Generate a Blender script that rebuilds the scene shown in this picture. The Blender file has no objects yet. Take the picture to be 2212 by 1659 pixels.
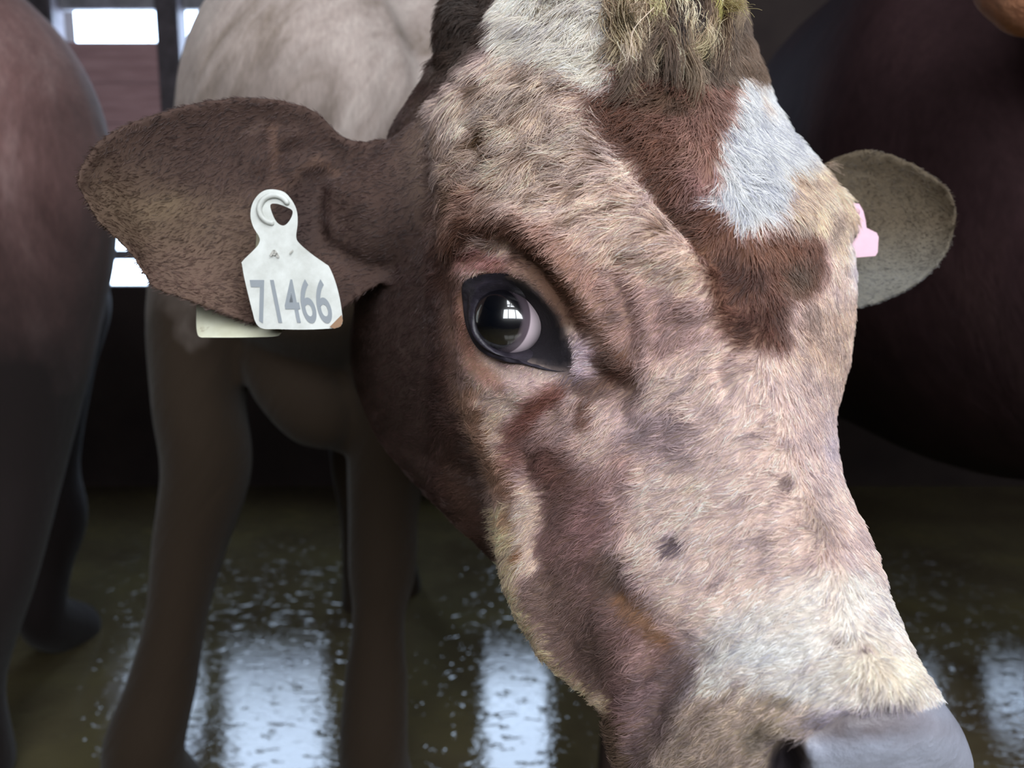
import bpy, bmesh, math, random
import numpy as np
from mathutils import Vector, Matrix
from mathutils.bvhtree import BVHTree

C = bpy.context.scene.collection
SC = bpy.context.scene
rng = np.random.default_rng(7)
random.seed(7)
R = math.radians

# ------------------------------------------------------------------ camera
W, H, F = 2212.0, 1659.0, 1736.0
CAMH, PITCH = 1.0, R(9.0)
cam_d = bpy.data.cameras.new('camera')
cam_d.sensor_width = 36.0
cam_d.lens = 36.0 * F / W
cam_d.clip_start = 0.05
cam_d.dof.use_dof = True
cam_d.dof.focus_distance = 0.47
cam_d.dof.aperture_fstop = 6.5
cam = bpy.data.objects.new('camera', cam_d)
C.objects.link(cam)
cam.location = (0, 0, CAMH)
cam.rotation_euler = (R(90) - PITCH, 0, 0)
SC.camera = cam
CP = np.array([0, 0, CAMH])
RX = np.array([1.0, 0, 0])
FW = np.array([0, math.cos(PITCH), -math.sin(PITCH)])
UP = np.array([0, math.sin(PITCH), math.cos(PITCH)])

def P(px, py, d):
    """point seen at pixel (px, py), d metres deep"""
    return CP + FW * d + RX * ((px - W / 2) / F * d) - UP * ((py - H / 2) / F * d)

def pix(v):
    q = v - CP
    d = q @ FW
    return W / 2 + F * (q @ RX) / d, H / 2 - F * (q @ UP) / d, d

# ------------------------------------------------------------------ world, exposure
wd = bpy.data.worlds.new('world')
SC.world = wd
wd.use_nodes = True
nt = wd.node_tree
nt.nodes.clear()
wo = nt.nodes.new('ShaderNodeOutputWorld')
bg = nt.nodes.new('ShaderNodeBackground')
bg.inputs['Color'].default_value = (0.90, 0.955, 1.0, 1)
bg.inputs['Strength'].default_value = 8.6
# the sky is bluer beyond the back wall than over the yard
wtc = nt.nodes.new('ShaderNodeTexCoord'); wsp = nt.nodes.new('ShaderNodeSeparateXYZ'); wmr = nt.nodes.new('ShaderNodeMapRange'); wmx = nt.nodes.new('ShaderNodeMix')
wmx.data_type = 'RGBA'
nt.links.new(wtc.outputs['Generated'], wsp.inputs[0]); nt.links.new(wsp.outputs['Y'], wmr.inputs['Value'])
wmr.inputs['From Min'].default_value = -.1; wmr.inputs['From Max'].default_value = .6
wmx.inputs['A'].default_value = (0.93, 0.965, 1.0, 1); wmx.inputs['B'].default_value = (0.66, 0.84, 1.12, 1)
nt.links.new(wmr.outputs[0], wmx.inputs['Factor']); nt.links.new(wmx.outputs['Result'], bg.inputs['Color'])
nt.links.new(bg.outputs[0], wo.inputs[0])
SC.view_settings.view_transform = 'Standard'
SC.view_settings.look = 'None'
SC.view_settings.gamma = 1
SC.view_settings.use_curve_mapping = False
SC.view_settings.exposure = 0.04
SC.cycles.use_denoising = True
SC.cycles.use_adaptive_sampling = True
SC.cycles.adaptive_threshold = 0.02
SC.cycles.max_bounces = 6
SC.cycles.diffuse_bounces = 3
SC.cycles.transmission_bounces = 2
SC.cycles.sample_clamp_indirect = 4.0
SC.cycles.caustics_reflective = False
SC.cycles.caustics_refractive = False
SC.cycles_curves.shape = 'RIBBONS'

def portal(loc, rot, sx, sy):
    """sky portal in one of the barn's openings: guides the sampling of the daylight"""
    l = bpy.data.lights.new('daylight_portal', 'AREA')
    l.shape = 'RECTANGLE'; l.size = sx; l.size_y = sy
    l.cycles.is_portal = True
    o = bpy.data.objects.new('daylight_portal', l)
    o.location = loc; o.rotation_euler = rot
    C.objects.link(o)
BACK = 3.43
FRONT = -1.9
# openings as (x0, x1, z0, z1)
BACK_OPEN = [(-1.84, -0.87, 0.88, 2.35), (-0.13, 0.17, 0.88, 2.35), (1.88, 2.06, 0.98, 2.0), (2.2, 2.5, .95, 1.15)]
FRONT_OPEN = [(-.8, 2.6, 1.4, 3.0)]
SKY_OPEN = [(-.2, 2.3, -1.6, -.1)]   # translucent roof gap: x0, x1, y0, y1
for x0, x1, z0, z1 in BACK_OPEN:
    portal(((x0 + x1) / 2, BACK + .04, (z0 + z1) / 2), (R(-90), 0, 0), x1 - x0, z1 - z0)
for x0, x1, z0, z1 in FRONT_OPEN:
    portal(((x0 + x1) / 2, FRONT - .04, (z0 + z1) / 2), (R(90), 0, 0), x1 - x0, z1 - z0)

for x0, x1, y0, y1 in SKY_OPEN:
    portal(((x0 + x1) / 2, (y0 + y1) / 2, 3.24), (0, 0, 0), x1 - x0, y1 - y0)

# ------------------------------------------------------------------ helpers
def tag(o, label=None, cat=None, group=None, kind=None):
    if label: o['label'] = label
    if cat: o['category'] = cat
    if group: o['group'] = group
    if kind: o['kind'] = kind
    return o

def srgb(c):
    out = []
    for v in c[:3]:
        v = v / 255.0
        out.append(v / 12.92 if v <= 0.04045 else ((v + 0.055) / 1.055) ** 2.4)
    return tuple(out) + (1,)

def lin(a):
    a = np.clip(a / 255.0, 0, 1)
    return np.where(a <= .04045, a / 12.92, ((a + .055) / 1.055) ** 2.4)

def empty(name, loc):
    o = bpy.data.objects.new(name, None)
    o.location = loc
    C.objects.link(o)
    return o

def link_mesh(name, me, mat=None, parent=None, smooth=True):
    if mat: 
        me.materials.clear()
        me.materials.append(mat)
    o = bpy.data.objects.new(name, me)
    C.objects.link(o)
    if parent:
        o.parent = parent
        o.matrix_parent_inverse = Matrix.Translation(-parent.location)
    if smooth:
        me.shade_smooth()
    return o

def mesh_from(verts, faces, name='m'):
    me = bpy.data.meshes.new(name)
    me.from_pydata([tuple(map(float, v)) for v in verts], [], faces)
    me.update()
    return me

def box(bm, x0, x1, y0, y1, z0, z1):
    vs = [bm.verts.new(p) for p in ((x0, y0, z0), (x1, y0, z0), (x1, y1, z0), (x0, y1, z0),
                                    (x0, y0, z1), (x1, y0, z1), (x1, y1, z1), (x0, y1, z1))]
    for f in ((3, 2, 1, 0), (4, 5, 6, 7), (0, 1, 5, 4), (1, 2, 6, 5), (2, 3, 7, 6), (3, 0, 4, 7)):
        bm.faces.new([vs[i] for i in f])

def boxes(name, bl, mat, bevel=0, **kw):
    bm = bmesh.new()
    for b in bl: box(bm, *b)
    if bevel:
        bmesh.ops.bevel(bm, geom=bm.edges[:], offset=bevel, segments=2, affect='EDGES')
    me = bpy.data.meshes.new(name)
    bm.to_mesh(me); bm.free()
    return tag(link_mesh(name, me, mat, smooth=False), **kw)

class Mat:
    def __init__(s, name):
        s.m = bpy.data.materials.new(name)
        s.m.use_nodes = True
        s.t = s.m.node_tree
        s.t.nodes.clear()
        s.o = s.n('OutputMaterial')
    def n(s, k, **kw):
        nd = s.t.nodes.new('ShaderNode' + k)
        for a, v in kw.items(): setattr(nd, a, v)
        return nd
    def l(s, a, b): s.t.links.new(a, b)
    def noise(s, scale, detail=4, rough=.55, sc=(1, 1, 1), rot=(0, 0, 0), coord='Object', dist=0):
        tc = s.n('TexCoord'); mp = s.n('Mapping'); nz = s.n('TexNoise')
        mp.inputs['Scale'].default_value = sc
        mp.inputs['Rotation'].default_value = rot
        nz.inputs['Scale'].default_value = scale
        nz.inputs['Detail'].default_value = detail
        nz.inputs['Roughness'].default_value = rough
        nz.inputs['Distortion'].default_value = dist
        if any(rot):
            mr_ = s.n('Mapping'); mr_.inputs['Rotation'].default_value = rot
            mp.inputs['Rotation'].default_value = (0, 0, 0)
            s.l(tc.outputs[coord], mr_.inputs[0]); s.l(mr_.outputs[0], mp.inputs[0])
        else:
            s.l(tc.outputs[coord], mp.inputs[0])
        s.l(mp.outputs[0], nz.inputs['Vector'])
        return nz.outputs['Fac']
    def ramp(s, src, stops, interp='LINEAR'):
        r = s.n('ValToRGB')
        r.color_ramp.interpolation = interp
        e = r.color_ramp.elements
        while len(e) > 1: e.remove(e[-1])
        e[0].position = stops[0][0]; e[0].color = stops[0][1]
        for p, c in stops[1:]:
            q = e.new(p); q.color = c
        s.l(src, r.inputs[0])
        return r.outputs[0]
    def bump(s, src, strength, dist, normal=None):
        b = s.n('Bump')
        b.inputs['Strength'].default_value = strength
        b.inputs['Distance'].default_value = dist
        s.l(src, b.inputs['Height'])
        if normal: s.l(normal, b.inputs['Normal'])
        return b.outputs[0]
    def principled(s, color=None, rough=.7, normal=None, spec=.3, **kw):
        p = s.n('BsdfPrincipled')
        if color is not None:
            if isinstance(color, tuple): p.inputs['Base Color'].default_value = color
            else: s.l(color, p.inputs['Base Color'])
        if isinstance(rough, (int, float)): p.inputs['Roughness'].default_value = rough
        else: s.l(rough, p.inputs['Roughness'])
        p.inputs['Specular IOR Level'].default_value = spec
        for k, v in kw.items(): p.inputs[k.replace('_', ' ')].default_value = v
        if normal: s.l(normal, p.inputs['Normal'])
        s.l(p.outputs[0], s.o.inputs[0])
        return s.m

def g(v): return (v, v, v, 1)

# value noise in numpy
_perm = rng.random(65536)
def vnoise(x, y, z=None):
    if z is None: z = np.zeros_like(x)
    xi, yi, zi = np.floor(x).astype(np.int64), np.floor(y).astype(np.int64), np.floor(z).astype(np.int64)
    fx, fy, fz = x - xi, y - yi, z - zi
    fx, fy, fz = [f * f * (3 - 2 * f) for f in (fx, fy, fz)]
    def h(a, b, c):
        return _perm[((a * 73856093) ^ (b * 19349663) ^ (c * 83492791)) & 65535]
    r = 0
    for i in (0, 1):
        for j in (0, 1):
            for k in (0, 1):
                w = (fx if i else 1 - fx) * (fy if j else 1 - fy) * (fz if k else 1 - fz)
                r = r + w * h(xi + i, yi + j, zi + k)
    return r * 2 - 1
def fbm(x, y, z=None, o=3):
    r, a = 0, .6
    for i in range(o):
        r = r + a * vnoise(x * 2 ** i + 17.3 * i, y * 2 ** i - 9.1 * i, None if z is None else z * 2 ** i)
        a *= .5
    return r

def cr_closed(pts, n):
    """closed Catmull-Rom through pts, n samples"""
    p = np.asarray(pts, float); m = len(p)
    t = np.linspace(0, m, n, endpoint=False)
    i = np.floor(t).astype(int); f = (t - i)[:, None]
    a, b, c, d = p[(i - 1) % m], p[i % m], p[(i + 1) % m], p[(i + 2) % m]
    return .5 * (2 * b + (c - a) * f + (2 * a - 5 * b + 4 * c - d) * f ** 2 + (3 * b - a - 3 * c + d) * f ** 3)
def cr_open(pts, n):
    p = np.asarray(pts, float); m = len(p)
    q = np.concatenate([[2 * p[0] - p[1]], p, [2 * p[-1] - p[-2]]])
    t = np.linspace(0, m - 1, n); i = np.minimum(np.floor(t).astype(int), m - 2)
    f = (t - i).reshape((-1,) + (1,) * (p.ndim - 1)); i = i + 1
    a, b, c, d = q[i - 1], q[i], q[i + 1], q[i + 2]
    return .5 * (2 * b + (c - a) * f + (2 * a - 5 * b + 4 * c - d) * f ** 2 + (3 * b - a - 3 * c + d) * f ** 3)

class Shell:
    """collects closed shapes that voxel remeshing melts into one continuous skin"""
    def __init__(s): s.v = []; s.f = []
    def add(s, rings):
        rings = np.asarray(rings); nr, nc = rings.shape[:2]
        b = len(s.v)
        s.v += [tuple(p) for p in rings.reshape(-1, 3)]
        for i in range(nr - 1):
            for j in range(nc):
                k = (j + 1) % nc
                s.f.append((b + i * nc + j, b + i * nc + k, b + (i + 1) * nc + k, b + (i + 1) * nc + j))
        for e, rev in ((0, True), (nr - 1, False)):
            c = rings[e].mean(0); ci = len(s.v); s.v.append(tuple(c))
            for j in range(nc):
                k = (j + 1) % nc
                t = (b + e * nc + j, b + e * nc + k, ci)
                s.f.append(t[::-1] if rev else t)
    def tube(s, pts, nc=24, nr=None, side=None, closed_tip=True):
        """pts: (x, y, z, r_side, r_other)"""
        pts = np.array([tuple(p) if len(p) == 5 else tuple(p) + (p[3],) for p in pts], float)
        nr = nr or max(12, len(pts) * 7)
        q = cr_open(pts, nr)
        c = q[:, :3]; ra = np.maximum(q[:, 3], .002); rb = np.maximum(q[:, 4], .002)
        tn = np.gradient(c, axis=0); tn /= np.linalg.norm(tn, axis=1)[:, None]
        sd = np.array(side if side is not None else (1.0, 0, 0))
        th = np.linspace(0, 2 * np.pi, nc, endpoint=False)
        rings = []
        seq = list(range(nr))
        for i in seq:
            a = sd - tn[i] * (sd @ tn[i]); a /= np.linalg.norm(a)
            b = np.cross(tn[i], a)
            rings.append((c[i], a, b, ra[i], rb[i], tn[i]))
        out = []
        def cap(r, sgn):
            cc, a, b, x, y, t = r
            res = []
            for ph in (80, 62, 42, 20):
                k = math.cos(R(ph)); o = math.sin(R(ph)) * min(x, y) * sgn
                res.append(cc + t * o + np.outer(np.cos(th), a) * x * k + np.outer(np.sin(th), b) * y * k)
            return res
        if closed_tip: out += cap(rings[0], -1)
        for cc, a, b, x, y, t in rings:
            out.append(cc + np.outer(np.cos(th), a) * x + np.outer(np.sin(th), b) * y)
        if closed_tip: out += cap(rings[-1], 1)[::-1]
        s.add(out)
    def skin(s, voxel, smooth=3, name='body'):
        me = mesh_from(s.v, s.f)
        bm = bmesh.new(); bm.from_mesh(me)
        bmesh.ops.recalc_face_normals(bm, faces=bm.faces[:])
        bm.to_mesh(me); bm.free()
        o = bpy.data.objects.new('tmp', me); C.objects.link(o)
        md = o.modifiers.new('r', 'REMESH'); md.mode = 'VOXEL'; md.voxel_size = voxel; md.adaptivity = 0
        sm = o.modifiers.new('s', 'SMOOTH'); sm.factor = .5; sm.iterations = smooth
        dg = bpy.context.evaluated_depsgraph_get()
        out = bpy.data.meshes.new_from_object(o.evaluated_get(dg))
        out.name = name
        bpy.data.objects.remove(o); bpy.data.meshes.remove(me)
        return out

def get_co(me):
    a = np.empty(len(me.vertices) * 3, np.float32); me.vertices.foreach_get('co', a)
    return a.reshape(-1, 3).astype(float)
def get_no(me):
    a = np.empty(len(me.vertices) * 3, np.float32); me.vertex_normals.foreach_get('vector', a)
    return a.reshape(-1, 3).astype(float)
def set_co(me, v):
    me.vertices.foreach_set('co', v.astype(np.float32).ravel()); me.update()

# ------------------------------------------------------------------ room
def mat_floor():
    m = Mat('wet_slurry')
    n1 = m.noise(2.2, 5, .6)
    base = m.ramp(n1, [(.3, srgb((72, 62, 46))), (.5, srgb((90, 82, 60))), (.72, srgb((104, 96, 64)))])
    wet = m.noise(3.0, 3, .5, sc=(1.0, 1.0, 1))
    fine = m.noise(70, 3, .6, sc=(.5, 1.3, 1))
    med = m.noise(16, 4, .6, sc=(.7, 1.1, 1), dist=.6)
    dry = m.noise(26, 4, .65, sc=(.6, 1.2, 1))
    ro = m.ramp(dry, [(.40, g(.01)), (.60, g(.03)), (.70, g(.12))])
    crumb = m.ramp(m.noise(46, 2, .5, sc=(.45, 1.0, 1), dist=.4), [(.60, g(0)), (.70, g(1))])
    b = m.bump(med, .025, .02)
    b = m.bump(fine, .32, .0020, b)
    b = m.bump(crumb, .35, .003, b)
    return m.principled(base, ro, b, spec=.75)
def mat_concrete(name, c0, c1, sc=3):
    m = Mat(name)
    n = m.noise(sc, 6, .65)
    f = m.noise(60, 4, .6)
    return m.principled(m.ramp(n, [(.3, srgb(c0)), (.7, srgb(c1))]), .85, m.bump(f, .3, .004))
def mat_metal(name, c):
    m = Mat(name)
    n = m.noise(14, 5, .7)
    k = tuple(int(v * .7) for v in c)
    return m.principled(m.ramp(n, [(.3, srgb(k)), (.65, srgb(c))]), .5, m.bump(m.noise(90, 3), .15, .002), Metallic=.4)

M_FLOOR = mat_floor()
M_WALL = mat_concrete('dark_concrete', (44, 36, 37), (62, 53, 51))
M_CEIL = mat_concrete('roof_sheet', (34, 30, 28), (48, 42, 38))
M_POST = mat_metal('painted_steel', (92, 86, 92))
M_RAIL = mat_metal('grey_rail', (150, 150, 158))

def slab_with_openings(name, y0, y1, xa, xb, zt, opens):
    xs = sorted(opens)
    bl = []; cur = xa
    for x0, x1, z0, z1 in xs:
        if x0 > cur: bl.append((cur, x0, y0, y1, 0, zt))
        bl.append((x0, x1, y0, y1, 0, z0)); bl.append((x0, x1, y0, y1, z1, zt))
        cur = x1
    bl.append((cur, xb, y0, y1, 0, zt))
    return boxes(name, bl, M_WALL, kind='structure')
slab_with_openings('wall_back', BACK, BACK + .15, -4, 4, 3.1, BACK_OPEN)
slab_with_openings('wall_front', FRONT - .15, FRONT, -4, 4, 3.1, FRONT_OPEN)
boxes('wall_left', [(-4.15, -4, FRONT - .15, BACK + .15, 0, 3.1)], M_WALL, kind='structure')
boxes('wall_right', [(4, 4.15, FRONT - .15, BACK + .15, 0, 3.1)], M_WALL, kind='structure')
sx0, sx1, sy0, sy1 = SKY_OPEN[0]
boxes('ceiling', [(-4.15, 4.15, FRONT - .15, sy0, 3.1, 3.2), (-4.15, 4.15, sy1, BACK + .15, 3.1, 3.2), (-4.15, sx0, sy0, sy1, 3.1, 3.2), (sx1, 4.15, sy0, sy1, 3.1, 3.2)], M_CEIL, kind='structure')
boxes('trim_7', [(sx0 + .34, sx0 + .44, sy0, sy1, 3.0, 3.1), (sx0, sx1, sy0 + .5, sy0 + .58, 3.0, 3.1), (sx0 + 1.1, sx0 + 1.18, sy0, sy1, 3.0, 3.1)], M_POST, kind='structure')
boxes('floor', [(-4.15, 4.15, FRONT - .15, BACK + .15, -.1, 0)], M_FLOOR, kind='structure')
# posts and rails that divide the openings
boxes('trim_1', [(-1.42, -1.33, BACK - .05, BACK + .05, .88, 2.35)], M_POST, .006, kind='structure')
boxes('trim_2', [(-2.02, -1.83, BACK - .05, BACK + .05, .88, 2.35)], M_POST, .006, kind='structure')
boxes('trim_3', [(-1.84, -.87, BACK + .02, BACK + .06, .985, 1.03)], M_RAIL, .006, kind='structure')
boxes('trim_4', [(-1.84, -.87, BACK + .02, BACK + .05, 1.135, 1.16)], M_RAIL, .006, kind='structure')
boxes('trim_5', [(-1.84, -.87, BACK + .02, BACK + .06, 1.99, 2.05)], M_RAIL, .006, kind='structure')
boxes('trim_6', [(x, x + .09, FRONT - .1, FRONT, 1.4, 3.0) for x in (-.1, 1.0)], M_POST, .006, kind='structure')
m = Mat('brown_board')
M_BOARD = m.principled(m.ramp(m.noise(5, 5, .6, sc=(1, 1, 8)), [(.3, srgb((140, 110, 114))), (.7, srgb((170, 138, 142)))]), .8,
                       m.bump(m.noise(20, 4, sc=(1, 1, 10)), .2, .004))
boxes('board_panel', [(-1.83, -1.42, BACK - .045, BACK - .01, 1.22 + i * .1575, 1.22 + i * .1575 + .1555) for i in range(4)],
      M_BOARD, .004, label='brown board panel across the bright opening in the back wall, behind the left ear', cat='panel')

# ------------------------------------------------------------------ background cattle
def mat_hide(name, c0, c1, c2, sc=6, stretch=(1, 1, .35), rough=.8, rot=(0, 0, 0), mud=None, sheen=.1, spec=.12):
    m = Mat(name)
    n = m.noise(sc, 6, .65, sc=stretch, rot=rot, dist=.4)
    col = m.ramp(n, [(.28, srgb(c0)), (.5, srgb(c1)), (.72, srgb(c2))])
    f = m.noise(110, 4, .7, sc=stretch)
    mx = m.n('Mix', data_type='RGBA', blend_type='OVERLAY')
    mx.inputs['Factor'].default_value = .5
    m.l(col, mx.inputs['A']); m.l(m.ramp(f, [(.3, g(.32)), (.7, g(.68))]), mx.inputs['B'])
    out = mx.outputs['Result']
    if mud:
        tc = m.n('TexCoord'); sp = m.n('SeparateXYZ'); m.l(tc.outputs['Object'], sp.inputs[0])
        ad = m.n('Math', operation='MULTIPLY_ADD'); ad.inputs[1].default_value = .5; m.l(m.noise(5, 4), ad.inputs[0]); m.l(sp.outputs['Z'], ad.inputs[2])
        mr = m.n('MapRange'); mr.inputs['From Min'].default_value = mud[1]; mr.inputs['From Max'].default_value = mud[2]
        m.l(ad.outputs[0], mr.inputs['Value'])
        mm = m.n('Mix', data_type='RGBA'); mm.inputs['A'].default_value = srgb(mud[0]); m.l(out, mm.inputs['B']); m.l(mr.outputs[0], mm.inputs['Factor'])
        out = mm.outputs['Result']
    b = m.bump(f, .35, .004, m.bump(n, .5, .02))
    return m.principled(out, rough, b, spec=spec, Sheen_Weight=sheen)

def std_leg(s, x, y, top, fore=True, dx=0, toward=1):
    """one leg down to its hoof; toward = +1 when the animal's head is at larger y"""
    f = toward
    if fore:
        s.tube([(x, y, top, .10, .12), (x, y - .01 * f, top - .22, .07, .08), (x + dx * .3, y + .01 * f, .46, .052, .055), (x + dx * .6, y + .02 * f, .40, .055, .058),
                (x + dx * .8, y, .26, .036, .04), (x + dx, y + .01 * f, .12, .042, .045), (x + dx, y + .03 * f, .05, .05, .055), (x + dx, y + .04 * f, .008, .055, .065)])
    else:
        s.tube([(x, y + .12 * f, top, .13, .20), (x, y + .06 * f, top - .2, .09, .14), (x + dx * .3, y - .06 * f, .56, .05, .065), (x + dx * .5, y - .11 * f, .47, .045, .06),
                (x + dx * .8, y - .06 * f, .28, .035, .042), (x + dx, y - .03 * f, .12, .042, .045), (x + dx, y, .05, .05, .055), (x + dx, y + .01 * f, .008, .055, .065)])

M_HORN = Mat('hoof').principled(srgb((40, 36, 34)), .5)

def tail_of(parent, x, y, z, mat, sgn=-1, ln=.75):
    s = Shell()
    s.tube([(x, y, z, .03), (x, y + sgn * .06, z - .05, .025), (x, y + sgn * .08, z - .3, .016), (x + .01, y + sgn * .07, z - ln * .8, .012), (x + .01, y + sgn * .07, z - ln * .9, .03), (x + .01, y + sgn * .07, z - ln * 1.2, .01)])
    return link_mesh('tail', s.skin(.008, 2), mat, parent)

# the pale cow seen end-on behind the head
M_GREY = mat_hide('pale_grey_hide', (92, 78, 62), (166, 152, 146), (196, 184, 178), sc=5, stretch=(2.6, 1, .5), rot=(0, R(-33), 0),
                  mud=((50, 40, 31), 1.22, 1.50), sheen=.1)
s = Shell()
s.tube([(-.325, 1.30, 1.20, .19, .28), (-.315, 1.42, 1.17, .265, .38), (-.33, 1.75, 1.15, .29, .39), (-.33, 2.1, 1.15, .28, .38), (-.33, 2.35, 1.15, .22, .30)], nc=40)
# haunches and near legs traced down to the floor
s.tube([tuple(P(590, 350, 1.42)) + (.16, .20), tuple(P(462, 650, 1.40)) + (.105, .13), tuple(P(432, 850, 1.38)) + (.075, .10), tuple(P(447, 1010, 1.38)) + (.073, .085),
        tuple(P(410, 1180, 1.38)) + (.06, .07), tuple(P(382, 1330, 1.37)) + (.05, .055), tuple(P(350, 1480, 1.36)) + (.057, .055),
        tuple(P(310, 1640, 1.35)) + (.066, .065), (-.62, 1.33, .03, .06, .065)])
s.tube([tuple(P(860, 400, 1.46)) + (.16, .20), tuple(P(850, 800, 1.42)) + (.09, .12), tuple(P(830, 1080, 1.40)) + (.062, .08), tuple(P(826, 1230, 1.39)) + (.058, .065),
        tuple(P(818, 1340, 1.38)) + (.045, .05), tuple(P(812, 1480, 1.36)) + (.054, .055), tuple(P(808, 1640, 1.35)) + (.058, .065), (-.235, 1.33, .03, .062, .07)])
# dewlap fold hanging between the legs
s.tube([tuple(P(560, 690, 1.40)) + (.05, .06), tuple(P(620, 800, 1.36)) + (.07, .06), tuple(P(690, 900, 1.34)) + (.06, .05), tuple(P(735, 940, 1.36)) + (.03, .03)])
std_leg(s, -.44, 2.2, .95, False, 0, 1)
std_leg(s, -.33, 2.3, .95, False, 0, 1)
s.tube([(-.33, 2.3, 1.3, .16, .18), (-.33, 2.62, 1.42, .12, .14), (-.33, 2.78, 1.45, .11, .12), (-.33, 2.95, 1.3, .07, .09)])
grey = empty('cow', (-.33, 1.35, 0))
tag(grey, 'pale grey cow with muddy dark legs standing end-on behind the spotted head', 'cow')
me = s.skin(.009, 5)
link_mesh('body', me, M_GREY, grey)

# reddish cow at the left border
M_RED = mat_hide('reddish_hide', (78, 54, 52), (118, 90, 88), (156, 130, 128), sc=5, stretch=(2.2, 1, .4), mud=((34, 28, 28), 1.0, 1.6), sheen=.1)
s = Shell()
s.tube([(-1.24, 1.44, 1.10, .20, .26), (-1.25, 1.5, 1.06, .30, .40), (-1.45, 1.85, 1.08, .33, .40), (-1.68, 2.3, 1.08, .31, .39), (-1.80, 2.55, 1.1, .22, .3)], nc=40)
s.tube([tuple(P(-130, -60, 1.40)) + (.06, .12), tuple(P(-10, 140, 1.40)) + (.12, .2), tuple(P(62, 350, 1.40)) + (.12, .2), tuple(P(50, 560, 1.42)) + (.13, .2), tuple(P(60, 760, 1.44)) + (.10, .14),
        tuple(P(40, 1000, 1.46)) + (.075, .09), tuple(P(10, 1250, 1.45)) + (.05, .06), (-1.02, 1.42, .2, .05, .055), (-1.03, 1.42, .03, .06, .07)])
s.tube([(-1.22, 1.9, .95, .10, .16), tuple(P(150, 640, 1.9)) + (.078, .12), tuple(P(130, 800, 1.95)) + (.07, .09), tuple(P(110, 1000, 2.0)) + (.062, .075), tuple(P(130, 1120, 2.0)) + (.06, .07),
        tuple(P(110, 1230, 2.0)) + (.045, .055), tuple(P(95, 1330, 2.0)) + (.055, .07), (-1.17, 2.03, .01, .06, .07)])
std_leg(s, -1.9, 2.45, .95, True, 0, 1)
std_leg(s, -1.6, 1.6, .9, False, 0, 1)
s.tube([(-1.78, 2.5, 1.25, .16, .18), (-1.92, 2.8, 1.35, .12, .14), (-1.98, 2.95, 1.38, .11, .12), (-2.05, 3.12, 1.25, .07, .09)])
red = empty('cow', (-1.12, 1.5, 0))
tag(red, 'reddish brown cow cut off by the left border of the photo', 'cow')
link_mesh('body', s.skin(.010, 5), M_RED, red)

# dark cow at the right
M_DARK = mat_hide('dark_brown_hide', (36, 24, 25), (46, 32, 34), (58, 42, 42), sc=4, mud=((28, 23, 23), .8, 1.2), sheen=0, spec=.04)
s = Shell()
s.tube([(1.02, 1.32, 1.20, .28, .40), (.98, 1.45, 1.14, .44, .54), (.97, 1.85, 1.12, .45, .55), (.96, 2.2, 1.13, .42, .52), (.95, 2.45, 1.18, .28, .36)], nc=40)
for a in ((1.14, 1.5), (1.34, 1.5)): std_leg(s, a[0], a[1], .9, False, .06, 1)
for a in ((.72, 2.4), (.93, 2.4)): std_leg(s, a[0], a[1], .9, True, 0, 1)
s.tube([(.97, 2.5, 1.35, .18, .2), (.97, 2.8, 1.45, .13, .15), (.97, 2.95, 1.45, .12, .13), (.97, 3.15, 1.3, .07, .09)])
dark = empty('cow', (1.0, 1.4, 0))
tag(dark, 'large dark brown cow in shadow on the right behind the spotted head', 'cow')
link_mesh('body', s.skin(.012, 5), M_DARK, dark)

# orange-brown cow whose jaw enters the top right corner
M_TAN = mat_hide('orange_brown_hide', (132, 84, 60), (172, 118, 90), (192, 144, 114), sc=12)
s = Shell()
s.tube([tuple(P(2205, -50, .80)) + (.045, .045), tuple(P(2232, -52, .80)) + (.058, .060), tuple(P(2320, -90, .82)) + (.055, .062), tuple(P(2470, -160, .86)) + (.075, .095), tuple(P(2640, -230, .92)) + (.105, .125), tuple(P(2850, -210, 1.0)) + (.11, .15)])
s.tube([tuple(P(2640, -360, .90)) + (.03, .03), tuple(P(2660, -440, .84)) + (.045, .02), tuple(P(2680, -520, .80)) + (.02, .008)])
s.tube([tuple(P(2700, -330, .98)) + (.03, .03), tuple(P(2740, -400, 1.05)) + (.045, .02), tuple(P(2760, -450, 1.10)) + (.02, .008)])
s.tube([tuple(P(2850, -190, 1.0)) + (.13, .17), (1.35, .85, 1.40, .15, .22), (1.65, .6, 1.22, .20, .32), (1.95, .5, 1.14, .28, .36), (2.4, .5, 1.12, .29, .36), (2.8, .5, 1.15, .22, .28)], side=(0, 1, 0), nc=36)
for x, y in ((1.8, .37), (1.8, .63)):
    s.tube([(x, y, .95, .10, .12), (x, y, .7, .07, .08), (x, y, .42, .055, .055), (x, y, .26, .038, .04), (x, y, .1, .045, .045), (x, y, .008, .055, .06)])
for x, y in ((2.7, .37), (2.7, .63)):
    s.tube([(x, y, .95, .13, .2), (x, y, .7, .09, .12), (x + .04, y, .46, .05, .06), (x, y, .26, .038, .04), (x, y, .1, .045, .045), (x, y, .008, .055, .06)])
tan_ = empty('cow', (1.9, .5, 0))
tag(tan_, 'orange brown cow showing only a sliver at the top right corner of the photo', 'cow')
link_mesh('body', s.skin(.010, 4), M_TAN, tan_)


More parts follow.
